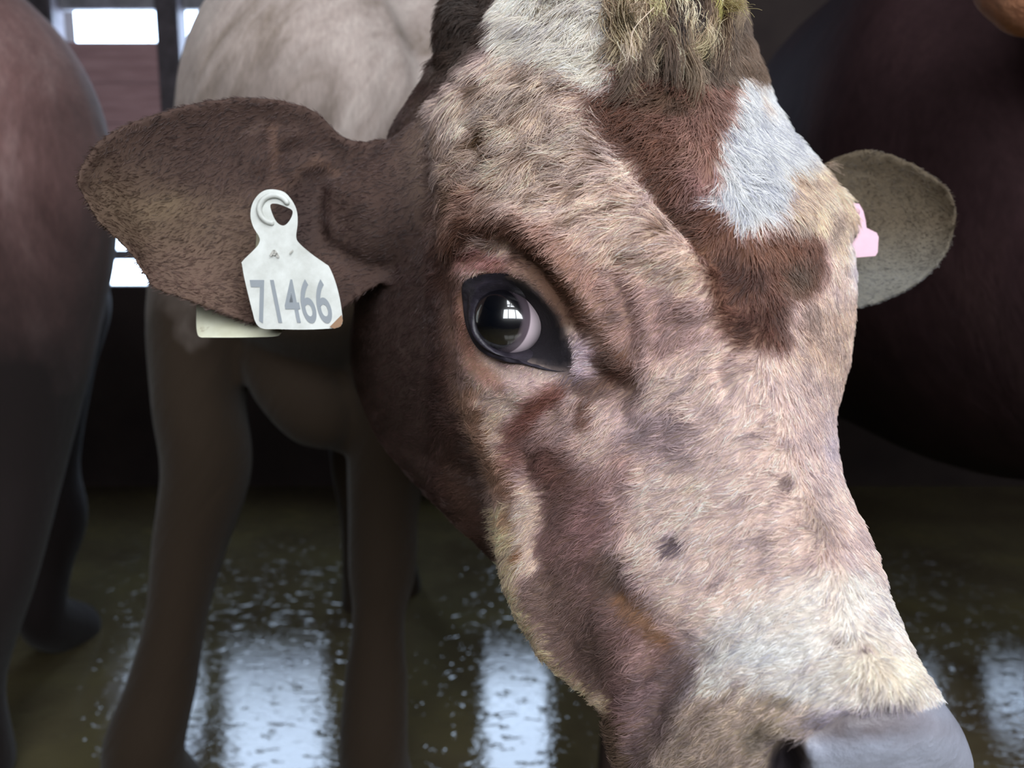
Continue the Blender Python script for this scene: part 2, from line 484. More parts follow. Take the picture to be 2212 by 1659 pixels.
# ------------------------------------------------------------------ the spotted cow: body
HS = Shell()
rings = [
 [(1150,-120,.56),(1240,-140,.53),(1340,-150,.52),(1430,-150,.52),(1510,-140,.53),(1570,-110,.56),(1540,-100,.61),(1400,-100,.64),(1220,-110,.61)],
 [(1065, 40,.555),(1150, 20,.505),(1280,0,.475),(1420,-20,.47),(1520,-20,.49),(1585,0,.55),(1570,0,.64),(1400,0,.68),(1150,60,.65)],
 [(962,225,.55),(1060,200,.49),(1220,190,.455),(1420,180,.445),(1560,175,.475),(1652,230,.56),(1650,250,.64),(1400,250,.69),(1080,260,.66)],
 [(950,400,.54),(1050,400,.475),(1220,400,.44),(1450,370,.432),(1640,350,.46),(1772,390,.57),(1740,400,.66),(1400,450,.70),(1050,450,.66)],
 [(962,560,.53),(1080,530,.458),(1250,520,.425),(1520,500,.422),(1720,480,.46),(1828,560,.57),(1800,600,.66),(1450,700,.70),(1080,640,.65)],
 [(985,730,.525),(1100,690,.464),(1290,660,.432),(1550,640,.42),(1730,650,.455),(1826,740,.55),(1790,780,.64),(1480,850,.68),(1120,800,.64)],
 [(1004,880,.52),(1110,850,.47),(1320,810,.437),(1580,790,.413),(1725,800,.44),(1790,880,.52),(1770,920,.60),(1500,980,.65),(1150,950,.62)],
 [(1070,1060,.51),(1180,1040,.465),(1380,990,.43),(1620,960,.405),(1750,980,.43),(1812,1030,.50),(1790,1080,.57),(1550,1140,.61),(1250,1150,.59)],
 [(1088,1240,.50),(1200,1220,.46),(1420,1160,.42),(1680,1110,.397),(1810,1130,.42),(1878,1175,.48),(1840,1220,.54),(1600,1270,.58),(1300,1300,.56)],
 [(1160,1400,.48),(1270,1380,.44),(1480,1310,.405),(1750,1260,.385),(1870,1270,.40),(1926,1310,.455),(1890,1360,.51),(1650,1420,.55),(1350,1450,.54)],
 [(1290,1520,.46),(1380,1500,.425),(1560,1440,.39),(1830,1390,.37),(1935,1400,.39),(1978,1430,.44),(1940,1500,.50),(1720,1560,.53),(1420,1580,.52)],
 [(1325,1640,.45),(1440,1620,.41),(1620,1560,.38),(1880,1500,.36),(1980,1490,.375),(2022,1500,.42),(1990,1580,.48),(1780,1660,.51),(1480,1700,.50)],
 [(1400,1780,.45),(1500,1740,.41),(1680,1680,.375),(1930,1600,.36),(2040,1580,.375),(2088,1600,.42),(2050,1700,.47),(1850,1780,.50),(1550,1820,.49)],
 [(1480,1880,.45),(1580,1850,.42),(1720,1800,.395),(1930,1720,.38),(2040,1690,.395),(2098,1700,.43),(2040,1790,.47),(1850,1860,.49),(1620,1900,.48)],
 [(1600,1930,.455),(1660,1920,.435),(1760,1890,.42),(1900,1830,.41),(1960,1810,.415),(1980,1820,.43),(1960,1860,.45),(1850,1900,.47),(1700,1940,.46)],
]
r3 = np.array([[P(*q) for q in r] for r in rings])
r3 = cr_open(r3, 90)
r3 = np.array([cr_closed(r, 110) for r in r3])
HS.add(r3)
# neck and throat, running back from the skull
HS.tube([tuple(P(1330, 560, .60)) + (.12, .15), tuple(P(1125, 680, .66)) + (.12, .165), tuple(P(1050, 690, .78)) + (.125, .19), tuple(P(1090, 620, .95)) + (.15, .24), (.10, 1.15, .98, .21, .31)], nc=36, nr=40)
HS.tube([tuple(P(1190, 1250, .56)) + (.022, .03), tuple(P(1130, 1120, .58)) + (.036, .04), tuple(P(1040, 1000, .62)) + (.045, .05), tuple(P(930, 870, .70)) + (.05, .07), tuple(P(880, 760, .84)) + (.06, .10)], nc=24)
HS.tube([tuple(P(1250, 0, .60)) + (.05, .05), tuple(P(1070, 50, .63)) + (.04, .05), tuple(P(1070, 180, .64)) + (.05, .06), tuple(P(965, 350, .70)) + (.055, .06)], nc=24)
HS.tube([tuple(P(1240, -60, .58)) + (.035, .05), tuple(P(1330, -150, .575)) + (.045, .05), tuple(P(1430, -155, .575)) + (.045, .05), tuple(P(1510, -90, .58)) + (.03, .05)])
# trunk and legs
HS.tube([(.10, 1.12, 1.02, .17, .26), (.12, 1.25, 1.02, .24, .34), (.13, 1.6, 1.02, .28, .37), (.14, 2.0, 1.03, .28, .36), (.15, 2.25, 1.08, .20, .28)], nc=40)
for x, y, fore in ((.19, 1.28, True), (.36, 1.28, True), (.16, 2.15, False), (.30, 2.15, False)):
    std_leg(HS, x, y, .9, fore, 0, -1)

def leaf(top, bot, d0, d1, cup, th, n=40, mcols=22, bend=0):
    """closed leaf: top and bottom outlines in pixels from root to tip"""
    a = cr_open([(x, y) for x, y in top], n); b = cr_open([(x, y) for x, y in bot], n)
    out = []
    for i in range(n):
        t = i / (n - 1); d = d0 + (d1 - d0) * t + bend * math.sin(math.pi * t)
        k = th * (1 - .55 * t) * (.35 + .65 * math.sin(math.pi * min(1, .5 + .5 * (1 - t) ** .5)))
        fr, bk = [], []
        for j in range(mcols):
            v = j / (mcols - 1)
            p = a[i] * (1 - v) + b[i] * v
            c = cup * math.sin(math.pi * v) ** .8 * math.sin(math.pi * (.12 + .8 * t))
            e = max(.0085, k) * (.8 + .2 * math.sin(math.pi * v))
            fr.append(P(p[0], p[1], d + c - e / 2)); bk.append(P(p[0], p[1], d + c + e / 2))
        out.append(fr + bk[::-1])
    HS.add(out)
leaf([(960,300),(850,300),(745,298),(690,245),(620,218),(520,210),(430,220),(340,243),(262,272),(215,302),(178,350),(166,385)],
     [(960,560),(870,590),(780,640),(700,698),(620,706),(545,700),(470,676),(400,648),(332,622),(282,550),(212,480),(166,402)],
     .60, .505, .022, .016)
HS.tube([tuple(P(1040, 420, .60)) + (.075, .06), tuple(P(940, 440, .60)) + (.062, .04), tuple(P(820, 460, .588)) + (.04, .022), tuple(P(730, 460, .585)) + (.025, .012)], side=(0, 0, 1))
leaf([(1720,400),(1780,352),(1830,330),(1885,322),(1950,342),(2010,375),(2052,412),(2066,450)],
     [(1700,640),(1780,668),(1850,668),(1900,655),(1960,628),(2010,592),(2050,540),(2068,470)],
     .66, .64, .018, .014)
HS.tube([tuple(P(1700, 480, .62)) + (.04, .045), tuple(P(1800, 490, .655)) + (.02, .03)], side=(0, 0, 1))

body = HS.skin(.0034, 4)
co = get_co(body); no = get_no(body)

# --- sculpting in the hide: folds, brow, grooves (pixel path, radius px, height m)
def seg_dist(px, py, pts):
    d = np.full(px.shape, 1e9)
    for (x0, y0), (x1, y1) in zip(pts[:-1], pts[1:]):
        vx, vy = x1 - x0, y1 - y0; L = vx * vx + vy * vy + 1e-9
        t = np.clip(((px - x0) * vx + (py - y0) * vy) / L, 0, 1)
        d = np.minimum(d, np.hypot(px - x0 - t * vx, py - y0 - t * vy))
    return d
SCULPT = [
 ([(985,525),(1040,490),(1110,480),(1175,530),(1225,600),(1275,680),(1320,770)], 34, .0045),
 ([(1000,560),(1060,535),(1120,540),(1170,590),(1215,655)], 20, -.0040),
 ([(1020,590),(1080,575),(1135,592),(1180,640)], 16, .0022),
 ([(1290,800),(1360,840),(1350,890)], 28, -.0045),
 ([(1260,760),(1262,790)], 38, .0045),
 ([(1010,790),(1060,830),(1140,850),(1220,850)], 26, .0030),
 ([(1330,600),(1370,690),(1350,760)], 16, -.0020), ([(1370,590),(1400,680),(1400,770)], 14, .0018),
 ([(1440,430),(1500,500),(1560,570),(1600,640)], 34, -.0060),
 ([(1350,300),(1420,400),(1480,480)], 40, -.0030),
 ([(1400,520),(1470,560),(1505,600),(1490,650)], 42, .0060),
 ([(1600,720),(1560,780),(1575,850)], 18, -.0030), ([(1470,700),(1540,690),(1590,650)], 14, -.0022),
 ([(1420,770),(1500,740),(1560,700)], 14, -.0022),
 ([(1780,430),(1825,520),(1835,600)], 40, .004),
 ([(1340,1290),(1420,1350),(1520,1410)], 30, -.0035), ([(1330,1230),(1335,1270)], 26, -.002),
 ([(1480,1450),(1420,1540),(1370,1640)], 30, -.0045), ([(1380,1430),(1350,1560)], 34, .003),
 ([(1200,900),(1130,960),(1140,1020)], 22, -.0025),
 ([(1060,950),(1130,1080),(1130,1250),(1190,1400),(1290,1500)], 26, .0030),
 ([(1800,1300),(1780,1400)], 22, -.0015), ([(1820,1390),(1890,1410)], 16, -.003),
 ([(1870,1430),(1960,1460)], 60, .004),
 ([(1900,1250),(1850,1340),(1830,1400)], 20, -.0015),
 ([(1680,1570),(1720,1590),(1740,1630)], 24, .004),
 ([(1700,1650),(1700,1700)], 34, -.022),
 ([(1740,1600),(1830,1545),(1960,1535),(2010,1520)], 12, -.0028),
 ([(1050,290),(1040,310)], 18, -.003),
 ([(560,360),(600,300),(640,290)], 16, .003), ([(620,420),(640,360),(700,350)], 18, .004), 
 ([(700,440),(740,500)], 40, -.004),
]
px, py, dd = pix(co)
vd = (CP - co); vd /= np.linalg.norm(vd, axis=1)[:, None]
facing = np.clip((no * vd).sum(1) * 3, 0, 1) * (dd < .72)
off = np.zeros(len(co))
for pts, rad, hgt in SCULPT:
    off += hgt * np.exp(-(seg_dist(px, py, pts) / rad) ** 2)
# curly, uneven coat on the forehead
fh = np.clip((700 - py) / 250, 0, 1) * (px > 930) * (px < 1900)
off += fh * .0016 * fbm(px * .8 / 26 + py * .5 / 26, (py - px * .45) / 17)
off += .0010 * fbm(px / 60, py / 60) * (py > 500)
co += no * (off * facing)[:, None]
# hollow for the eyeball
EYE = P(1099, 692, .480)
EYER = .0216
qx, qy = (px - 1102), (py - 690)
ca, sa = math.cos(R(35)), math.sin(R(35))
ux, uy = qx * ca + qy * sa, -qx * sa + qy * ca
ins = np.clip(1.15 - np.hypot(ux / 112, uy / 66), 0, .5) * 2 * (dd < .53)
co -= vd * (np.clip(ins, 0, 1) * .022)[:, None]
set_co(body, co)
no = get_no(body)
px, py, dd = pix(co)

# ------------------------------------------------------------------ coat colours
BASE = (190, 173, 161)
L = []
def el(cx, cy, rx, ry, ang, c, soft=.35, op=1): L.append(('e', cx, cy, rx, ry, ang, c, soft, op))
def pl(pts, w, c, soft=.5, op=1): L.append(('l', pts, w, c, soft, op))
def pg(pts, c, soft=14, op=1): L.append(('p', pts, c, soft, op))
# brown of neck, ears, body (everything left of the face)
NECK = (76, 57, 50)
pg([(-9000,-9000),(1095,-9000),(1085,0),(1070,100),(1000,160),(940,215),(935,330),(930,520),(965,700),(985,860),(1040,1000),(1078,1110),(1078,1260),(1120,1370),(1190,1460),(1295,1545),(1290,2200),(-9000,2200)], NECK, 12)
pg([(930,300),(960,330),(955,440),(1000,480),(990,560),(975,640),(930,640),(915,420)], (112, 80, 66), 22)
el(480, 500, 170, 130, 30, (104, 86, 72), .8, .8); el(300, 430, 130, 110, 20, (96, 80, 62), .8, .8); el(480, 330, 240, 90, 0, (70, 52, 46), .6, .8)
el(430, 620, 120, 70, 20, (108, 88, 76), .7, .8)
el(360, 445, 50, 22, -10, (118, 102, 80), .9, .6)
pl([(590,280),(600,340),(598,400)], 10, (126, 98, 82), .9, .5); pl([(690,345),(640,370),(605,420)], 9, (122, 94, 74), .9, .6); pl([(700,350),(740,372)], 8, (120, 92, 74), .9, .5)
pl([(530,290),(560,270)], 10, (112, 94, 86), .9, .6)
el(640, 480, 60, 110, 10, (58, 42, 38), .8, .9); el(770, 500, 45, 60, 0, (88, 72, 66), .9, .6)
el(900, 600, 70, 300, 0, (66, 50, 46), .6, .6)
el(1010, 1080, 40, 120, -20, (94, 70, 56), .7, .8)
el(985, 700, 30, 180, 0, (120, 88, 72), .7, .6)
pg([(960,-80),(1085,-60),(1075,60),(1000,150),(950,160),(955,60)], (66, 52, 42), 16)
# forehead, left
el(1120, 330, 190, 200, 0, (186, 170, 152), .6)
el(1140, 190, 110, 50, -30, (176, 162, 144), .6)
pg([(1090,-80),(1345,-80),(1340,90),(1335,190),(1280,185),(1215,140),(1180,120),(1090,110),(1075,60)], (212, 207, 194), 14)
el(1290, 480, 130, 80, 20, (190, 172, 156), .7)
el(1010, 450, 60, 70, 20, (164, 132, 110), .7, .8)
el(1160, 500, 110, 34, 30, (158, 126, 106), .7, .8)
el(1380, 560, 110, 60, 20, (204, 184, 168), .7, .9)
el(1230, 600, 110, 60, 40, (168, 132, 110), .8, .75)
el(1490, 600, 22, 60, 15, (206, 188, 168), .5, .9)
el(1390, 640, 90, 50, 20, (166, 142, 130), .7, .8)
el(1330, 730, 80, 90, 0, (150, 120, 104), .7, .8)
el(1450, 700, 90, 60, 0, (164, 138, 126), .7, .9)
# dark flecks of dirt on the forehead
for q in ((1050,290,24,34,15),(1145,155,22,9,-10),(1115,255,20,10,20),(1045,180,30,14,-20),(1170,200,26,8,-15),(1190,280,34,9,-25),(1140,330,42,10,-30),(1075,320,18,12,-40),(985,320,16,26,0),(1230,345,18,9,-30),
          (1300,350,30,8,-25),(1190,355,30,9,-20),(1010,360,10,14,20),(1220,372,14,6,-25),(1260,400,26,9,-20),(1310,330,10,16,20),(1130,240,16,8,0),(1240,180,24,9,-20),(1350,560,12,10,0),(960,270,10,30,0),
          (1180,420,34,8,-25),(1080,430,30,7,-30),(1330,450,34,8,-20),(1240,470,30,7,-30),(1420,500,26,8,-10),(1200,235,14,8,0),(980,420,10,20,0)):
    el(q[0], q[1], q[2], q[3], q[4], (122, 98, 74), .9, .75)
for q in ((1085,270,26,10,-20),(1120,300,30,12,-10),(1060,240,26,10,-30),(1020,250,24,14,-10),(1080,350,40,12,-15),(1140,290,30,10,-20),(1010,395,26,10,-20),(1250,300,36,12,-15),(1210,320,30,9,-20),(1290,270,30,10,10)):
    el(q[0], q[1], q[2], q[3], q[4], (214, 202, 186), .9, .75)
el(1050, 292, 12, 22, 15, (84, 60, 34), .9, .9)
# poll tuft ground colour
pg([(1345,-80),(1625,-80),(1612,60),(1608,160),(1560,180),(1350,190),(1345,90)], (118, 102, 84), 14)
# brown band down the middle
pg([(1340,130),(1450,170),(1575,165),(1560,230),(1555,320),(1540,420),(1560,460),(1600,500),(1640,500),(1760,480),(1775,560),(1760,640),(1700,640),(1690,700),(1700,745),(1640,745),(1590,760),(1550,700),(1530,620),(1520,560),(1480,500),(1430,430),(1380,330),(1310,270),(1275,205),(1340,190)], (128, 92, 74), 14)
pg([(1280,205),(1340,200),(1420,260),(1450,340),(1500,440),(1540,560),(1500,520),(1440,450),(1390,350),(1320,270)], (104, 70, 52), 16)
el(1480, 250, 50, 40, 0, (152, 120, 104), .8, .7); el(1430, 300, 30, 24, 0, (150, 112, 90), .8, .6); el(1530, 220, 30, 50, 0, (158, 128, 112), .8, .7)
el(1450, 215, 60, 22, 0, (98, 80, 62), .8, .8); el(1510, 330, 30, 60, -20, (166, 136, 118), .8, .8); el(1520, 400, 30, 40, -10, (160, 128, 118), .8, .8)
pl([(1440,420),(1490,480),(1540,550)], 15, (86, 56, 38), .8, .9); el(1560, 540, 40, 40, 30, (140, 104, 82), .8, .7)
el(1600, 590, 44, 50, 0, (88, 60, 50), .8, .9); el(1640, 690, 60, 46, -20, (92, 64, 54), .8, .9); el(1720, 590, 40, 44, 0, (122, 102, 84), .6, .9); el(1660, 530, 60, 26, -10, (146, 108, 84), .8, .8)
# white blaze
pg([(1575,160),(1590,140),(1640,120),(1700,150),(1760,230),(1780,300),(1775,345),(1740,372),(1690,375),(1680,440),(1678,462),(1640,478),(1600,496),(1575,470),(1525,432),(1550,405),(1552,330),(1560,230),(1572,180)], (224, 228, 228), 9)
pg([(1745,330),(1830,330),(1900,500),(1880,640),(1820,560),(1770,500),(1700,490),(1690,420),(1700,375)], (188, 172, 150), 14)
pg([(1560,60),(1660,60),(1700,130),(1640,160),(1590,150),(1560,165)], (124, 106, 86), 10)
el(1720, 375, 34, 14, 10, (146, 128, 104), .9, .8); el(1790, 470, 16, 40, 0, (150, 134, 116), .9, .8); el(1840, 560, 16, 60, -5, (214, 206, 206), .7, .9); el(1780, 420, 34, 26, 0, (200, 186, 168), .8, .7)
pl([(1635,185),(1632,225)], 8, (170, 158, 146), .9, .8)
# right edge, below the far brow
pg([(1765,640),(1900,620),(1900,1000),(1800,1000),(1740,850),(1700,760),(1720,690)], (178, 160, 142), 24)
el(1745, 680, 22, 40, 10, (140, 120, 104), .8, .6)
# brow band around the eye
pl([(975,520),(1010,495),(1070,480),(1120,490),(1160,540),(1195,600),(1240,660),(1290,720),(1345,800)], 24, (100, 70, 54), .6, .95)
pl([(1120,560),(1170,610),(1215,680)], 22, (112, 82, 66), .8, .8)
el(1350, 840, 34, 60, -10, (94, 64, 50), .7, .95); el(1270, 820, 50, 24, 20, (104, 74, 60), .8, .9)
el(1050, 568, 62, 24, 10, (166, 124, 112), .5, .95); el(1110, 585, 20, 14, 30, (168, 140, 124), .8, .8)
el(1262, 772, 36, 46, -10, (192, 178, 182), .6, .95); el(1220, 800, 36, 18, 10, (150, 138, 140), .8, .8)
pl([(1000,640),(1000,720),(1030,790),(1080,830)], 18, (160, 122, 104), .8, .9)
el(1145, 830, 64, 34, 20, (182, 162, 156), .6, .95); el(1090, 780, 34, 14, 20, (168, 144, 138), .8, .8)
# cheek
pl([(1015,860),(1050,960),(1095,1050)], 30, (160, 128, 102), .7, .9); el(1048, 868, 22, 14, 20, (206, 186, 172), .9, .9); pl([(1075,905),(1090,980)], 18, (194, 176, 154), .8, .9)
el(1200, 930, 90, 60, -20, (168, 146, 134), .7, .9)
pl([(1205,850),(1160,880),(1120,930),(1118,990)], 22, (138, 92, 78), .8, .95); pl([(1270,870),(1275,915)], 12, (128, 92, 74), .9, .9)
pg([(1120,930),(1200,960),(1250,1010),(1345,1000),(1360,1090),(1345,1200),(1420,1320),(1540,1400),(1500,1480),(1420,1620),(1340,1660),(1280,1520),(1180,1420),(1130,1300),(1140,1160),(1170,1080),(1120,1010)], (142, 114, 104), 44)
el(1200, 1010, 60, 40, 40, (126, 92, 80), .8, .8); el(1220, 1090, 50, 40, 0, (126, 100, 90), .8, .8); el(1290, 1130, 50, 60, 10, (160, 128, 120), .8, .7)
el(1190, 1280, 60, 60, 0, (124, 104, 90), .8, .8); el(1250, 1380, 60, 90, -30, (118, 98, 86), .8, .8); el(1320, 1240, 30, 46, 0, (92, 74, 62), .8, .9); el(1290, 1430, 26, 90, -8, (98, 80, 70), .8, .8)
el(1370, 1430, 34, 46, 20, (170, 144, 132), .8, .9); pl([(1350,1290),(1400,1340),(1440,1380)], 20, (124, 88, 56), .8, .9); el(1500, 1410, 50, 22, -10, (104, 86, 82), .8, .95); el(1540, 1370, 26, 18, 0, (160,146,142), .9, .6)
pl([(1490,1430),(1450,1510),(1400,1600),(1380,1680)], 36, (122, 104, 98), .7, .9); el(1400, 1500, 36, 50, 20, (150, 130, 126), .9, .6)
pl([(1310,1530),(1340,1620),(1350,1680)], 20, (114, 96, 76), .8, .9)
pl([(1085,1110),(1100,1180),(1095,1260),(1140,1370),(1200,1450),(1300,1520)], 24, (196, 180, 150), .5, 1)
pl([(1145,1075),(1140,1140),(1140,1210)], 26, (206, 188, 170), .5, 1); el(1122, 1195, 8, 18, 15, (150, 108, 70), .9, .9); el(1100, 1120, 10, 22, 0, (160, 126, 96), .9, .7)
# middle of the face
pg([(1380,860),(1560,830),(1730,780),(1830,860),(1840,1040),(1950,1240),(1980,1420),(1700,1500),(1540,1380),(1430,1310),(1360,1210),(1360,1000)], (192, 176, 166), 60)
el(1430, 935, 90, 50, 10, (150, 132, 126), .8, .85); el(1455, 1175, 20, 24, 0, (112, 98, 100), .5, .95); el(1590, 790, 60, 30, -30, (172, 152, 140), .8, .7)
el(1350, 1010, 26, 60, 0, (168, 140, 128), .9, .6); el(1330, 890, 30, 50, 20, (196, 178, 168), .9, .7)
el(1510, 1042, 9, 13, 20, (224, 208, 186), .6, 1); el(1705, 1048, 11, 16, 0, (120, 104, 96), .9, .8); el(1770, 1120, 30, 60, -10, (160, 146, 132), .9, .7); el(1660, 1170, 24, 16, 0, (150, 134, 124), .9, .8); el(1680, 1230, 20, 40, 10, (160, 146, 138), .9, .6)
el(1750, 900, 40, 90, 0, (168, 152, 142), .9, .6); el(1790, 950, 16, 60, 0, (164, 156, 158), .9, .6)
for q in ((1560,880,16,40,30),(1640,930,14,30,30),(1500,800,16,36,40),(1490,1000,30,12,-30),(1600,1080,36,10,-30),(1560,1250,40,12,-40),(1760,1210,14,34,20),(1470,850,34,12,-30)):
    el(q[0], q[1], q[2], q[3], q[4], (158, 142, 132), .9, .7)
# white muzzle
pg([(1560,1330),(1700,1270),(1850,1220),(1950,1270),(1990,1420),(2035,1500),(2000,1550),(1850,1540),(1760,1560),(1640,1520),(1490,1500),(1530,1420)], (212, 208, 200), 34)
el(1920, 1450, 90, 60, 20, (226, 218, 200), .7, .9); el(1650, 1420, 120, 60, 10, (208, 210, 208), .8, .8)
el(1808, 1385, 8, 16, 0, (128, 116, 108), .8, .9); el(1865, 1398, 22, 10, 20, (134, 120, 114), .8, .9); el(1800, 1300, 16, 50, 15, (180, 170, 160), .9, .6)
for q in ((1600,1380,40,14,-30),(1700,1340,40,16,-40),(1760,1440,50,16,-20),(1880,1330,16,50,20),(1640,1460,50,14,-20),(1930,1380,14,40,20),(1850,1480,50,14,10),(1580,1450,30,20,0)):
    el(q[0], q[1], q[2], q[3], q[4], (184, 176, 168), .9, .7)
# upper lip
pg([(1480,1510),(1640,1500),(1760,1540),(1760,1600),(1740,1700),(1400,1800),(1400,1640)], (168, 154, 136), 26)
el(1690, 1515, 36, 14, 10, (122, 110, 92), .9, .8); el(1680, 1575, 40, 16, 0, (140, 128, 104), .9, .7); pl([(1600,1480),(1530,1530),(1480,1600)], 10, (140, 124, 110), .9, .6); el(1640,1600,26,30,0,(132,122,104),.9,.7)
NOSE = [(1735,1605),(1790,1575),(1830,1548),(1900,1538),(1985,1535),(2012,1520),(2035,1495),(2140,1560),(2200,2100),(1690,2100),(1740,1690)]
pg(NOSE, (148, 156, 174), 8)
el(1850, 1562, 110, 34, -8, (112, 104, 108), .8, .85)
NOSTRIL = (1702, 1662, 44, 62, 0)
el(1900, 1560, 130, 30, 5, (120, 116, 124), .8, .7)
el(*NOSTRIL, (34, 26, 34), .4, 1)
EYERIM = [(1003,616),(1040,600),(1090,596),(1130,610),(1165,634),(1192,668),(1215,705),(1230,740),(1240,775),(1228,800),(1195,797),(1150,782),(1095,776),(1050,756),(1022,716),(1008,668)]
pg(EYERIM, (40, 36, 44), 9)

def poly_sd(px, py, pts):
    """signed distance, positive inside"""
    p = list(pts) + [pts[0]]
    d = seg_dist(px, py, p)
    ins = np.zeros(px.shape, bool)
    for (x0, y0), (x1, y1) in zip(p[:-1], p[1:]):
        c = ((y0 > py) != (y1 > py)) & (px < (x1 - x0) * (py - y0) / (y1 - y0 + 1e-9) + x0)
        ins ^= c
    return np.where(ins, d, -d)

def coat(px, py):
    """colour of the coat at the place seen at this pixel from the front right of the head"""
    w = 13
    wx = px + w * fbm(px / 45, py / 45) + 7 * fbm(px / 12 + 3, py / 12)
    wy = py + w * fbm(px / 45 + 50, py / 45 + 50) + 7 * fbm(px / 12 + 9, py / 12 + 5)
    sharp = np.exp(-np.hypot(px - 1110, py - 700) / 160.0)
    wx = wx * (1 - sharp) + px * sharp; wy = wy * (1 - sharp) + py * sharp
    col = np.tile(np.array(BASE, float), (len(px), 1))
    for q in L:
        if q[0] == 'e':
            _, cx, cy, rx, ry, ang, c, soft, op = q
            sel = (np.abs(wx - cx) < 2.2 * max(rx, ry)) & (np.abs(wy - cy) < 2.2 * max(rx, ry))
            if not sel.any(): continue
            x, y = wx[sel] - cx, wy[sel] - cy; a = R(ang)
            u, v = x * math.cos(a) + y * math.sin(a), -x * math.sin(a) + y * math.cos(a)
            r = np.hypot(u / rx, v / ry)
            k = np.clip((1 + soft - r) / (2 * soft), 0, 1); k = k * k * (3 - 2 * k) * op
        elif q[0] == 'l':
            _, pts, w_, c, soft, op = q
            A = np.array(pts); mg = 2.5 * w_
            sel = (wx > A[:, 0].min() - mg) & (wx < A[:, 0].max() + mg) & (wy > A[:, 1].min() - mg) & (wy < A[:, 1].max() + mg)
            if not sel.any(): continue
            r = seg_dist(wx[sel], wy[sel], pts) / w_
            k = np.clip((1 + soft - r) / (2 * soft), 0, 1); k = k * k * (3 - 2 * k) * op
        else:
            _, pts, c, soft, op = q
            A = np.array(pts); mg = soft
            sel = (wx > A[:, 0].min() - mg) & (wx < A[:, 0].max() + mg) & (wy > A[:, 1].min() - mg) & (wy < A[:, 1].max() + mg)
            if not sel.any(): continue
            k = np.clip((poly_sd(wx[sel], wy[sel], pts) + soft) / (2 * soft), 0, 1) * op
        col[sel] = col[sel] * (1 - k[:, None]) + np.array(c, float) * k[:, None]
    b = col.mean(1)
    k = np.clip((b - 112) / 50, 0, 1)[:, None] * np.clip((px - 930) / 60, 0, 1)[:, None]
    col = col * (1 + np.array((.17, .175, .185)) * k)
    return col * np.minimum(1, 226 / col.max(1))[:, None]

vd = (CP - co); vd /= np.linalg.norm(vd, axis=1)[:, None]
ndv = (no * vd).sum(1)
colr = np.tile(np.array(NECK, float), (len(co), 1))
vis = (dd > .3) & (dd < .95) & (px > -400) & (px < 2600) & (py > -500) & (py < 2400)
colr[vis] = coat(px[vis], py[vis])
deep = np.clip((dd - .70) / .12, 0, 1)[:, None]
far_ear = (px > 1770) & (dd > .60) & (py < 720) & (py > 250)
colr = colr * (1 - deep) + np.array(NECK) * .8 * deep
fe = np.clip((py - 480) / 120, 0, 1)[:, None]
colr = np.where(far_ear[:, None], np.array((84, 74, 58)) * (1 - fe) + np.array((112, 112, 106)) * fe, colr)
wet = np.zeros(len(co))
nose_k = np.clip((poly_sd(px, py, NOSE) + 6) / 12, 0, 1) * (dd < .56)
wet = np.maximum(nose_k, 0)
at = body.color_attributes.new('coat', 'FLOAT_COLOR', 'POINT')
buf = np.ones((len(co), 4), np.float32); buf[:, :3] = lin(colr * np.array((1.0, .97, .95)) * .93)
at.data.foreach_set('color', buf.ravel())
at = body.attributes.new('wet', 'FLOAT', 'POINT')
at.data.foreach_set('value', wet.astype(np.float32))

m = Mat('spotted_coat')
a = m.n('Attribute', attribute_name='coat'); w_ = m.n('Attribute', attribute_name='wet')
f = m.noise(260, 4, .7); f2 = m.noise(60, 4, .6)
mx = m.n('Mix', data_type='RGBA', blend_type='MULTIPLY'); mx.inputs['Factor'].default_value = 1
m.l(a.outputs['Color'], mx.inputs['A']); m.l(m.ramp(f2, [(.3, g(.85)), (.7, g(1))]), mx.inputs['B'])
mr = m.n('MapRange'); mr.inputs['To Min'].default_value = .85; mr.inputs['To Max'].default_value = .33
m.l(w_.outputs['Fac'], mr.inputs['Value'])
M_COAT = m.principled(mx.outputs['Result'], mr.outputs[0], m.bump(f, .35, .002, m.bump(f2, .3, .003)), spec=.4)

hero = empty('cow', (.1, 1.2, 0))
tag(hero, 'brown and cream spotted cow with its big face close up and white blaze', 'cow')
link_mesh('body', body, M_COAT, hero)

# ------------------------------------------------------------------ eye
m = Mat('eyeball')
tc = m.n('TexCoord')
nrm = m.n('VectorMath', operation='NORMALIZE'); m.l(tc.outputs['Object'], nrm.inputs[0])
dt = m.n('VectorMath', operation='DOT_PRODUCT'); m.l(nrm.outputs[0], dt.inputs[0])
gz = P(1084, 697, .3) - EYE
gz /= np.linalg.norm(gz)
gz = gz + RX * -.72 + UP * .10
gz /= np.linalg.norm(gz)
dt.inputs[1].default_value = tuple(gz)
colr_ = m.ramp(dt.outputs['Value'], [(0, srgb((240, 222, 230))), (.29, srgb((236, 216, 226))), (.33, srgb((112, 98, 108))), (.50, srgb((84, 74, 82))), (.58, srgb((12, 11, 16))), (1, srgb((6, 8, 14)))])
M_EYE = m.principled(colr_, .25, None, spec=.5, Coat_Weight=1.0, Coat_Roughness=.03, Coat_IOR=1.9)
def uvsphere(name, c, r, mat, parent, label=None):
    bm = bmesh.new(); bmesh.ops.create_uvsphere(bm, u_segments=64, v_segments=40, radius=r)
    me = bpy.data.meshes.new(name); bm.to_mesh(me); bm.free()
    o = link_mesh(name, me, mat, parent); o.location = Vector(c)
    o.matrix_parent_inverse = Matrix.Translation(-parent.location)
    if label: o['label'] = label
    return o
uvsphere('eyeball', EYE, EYER, M_EYE, hero, 'dark glossy eye with a sliver of pinkish white')
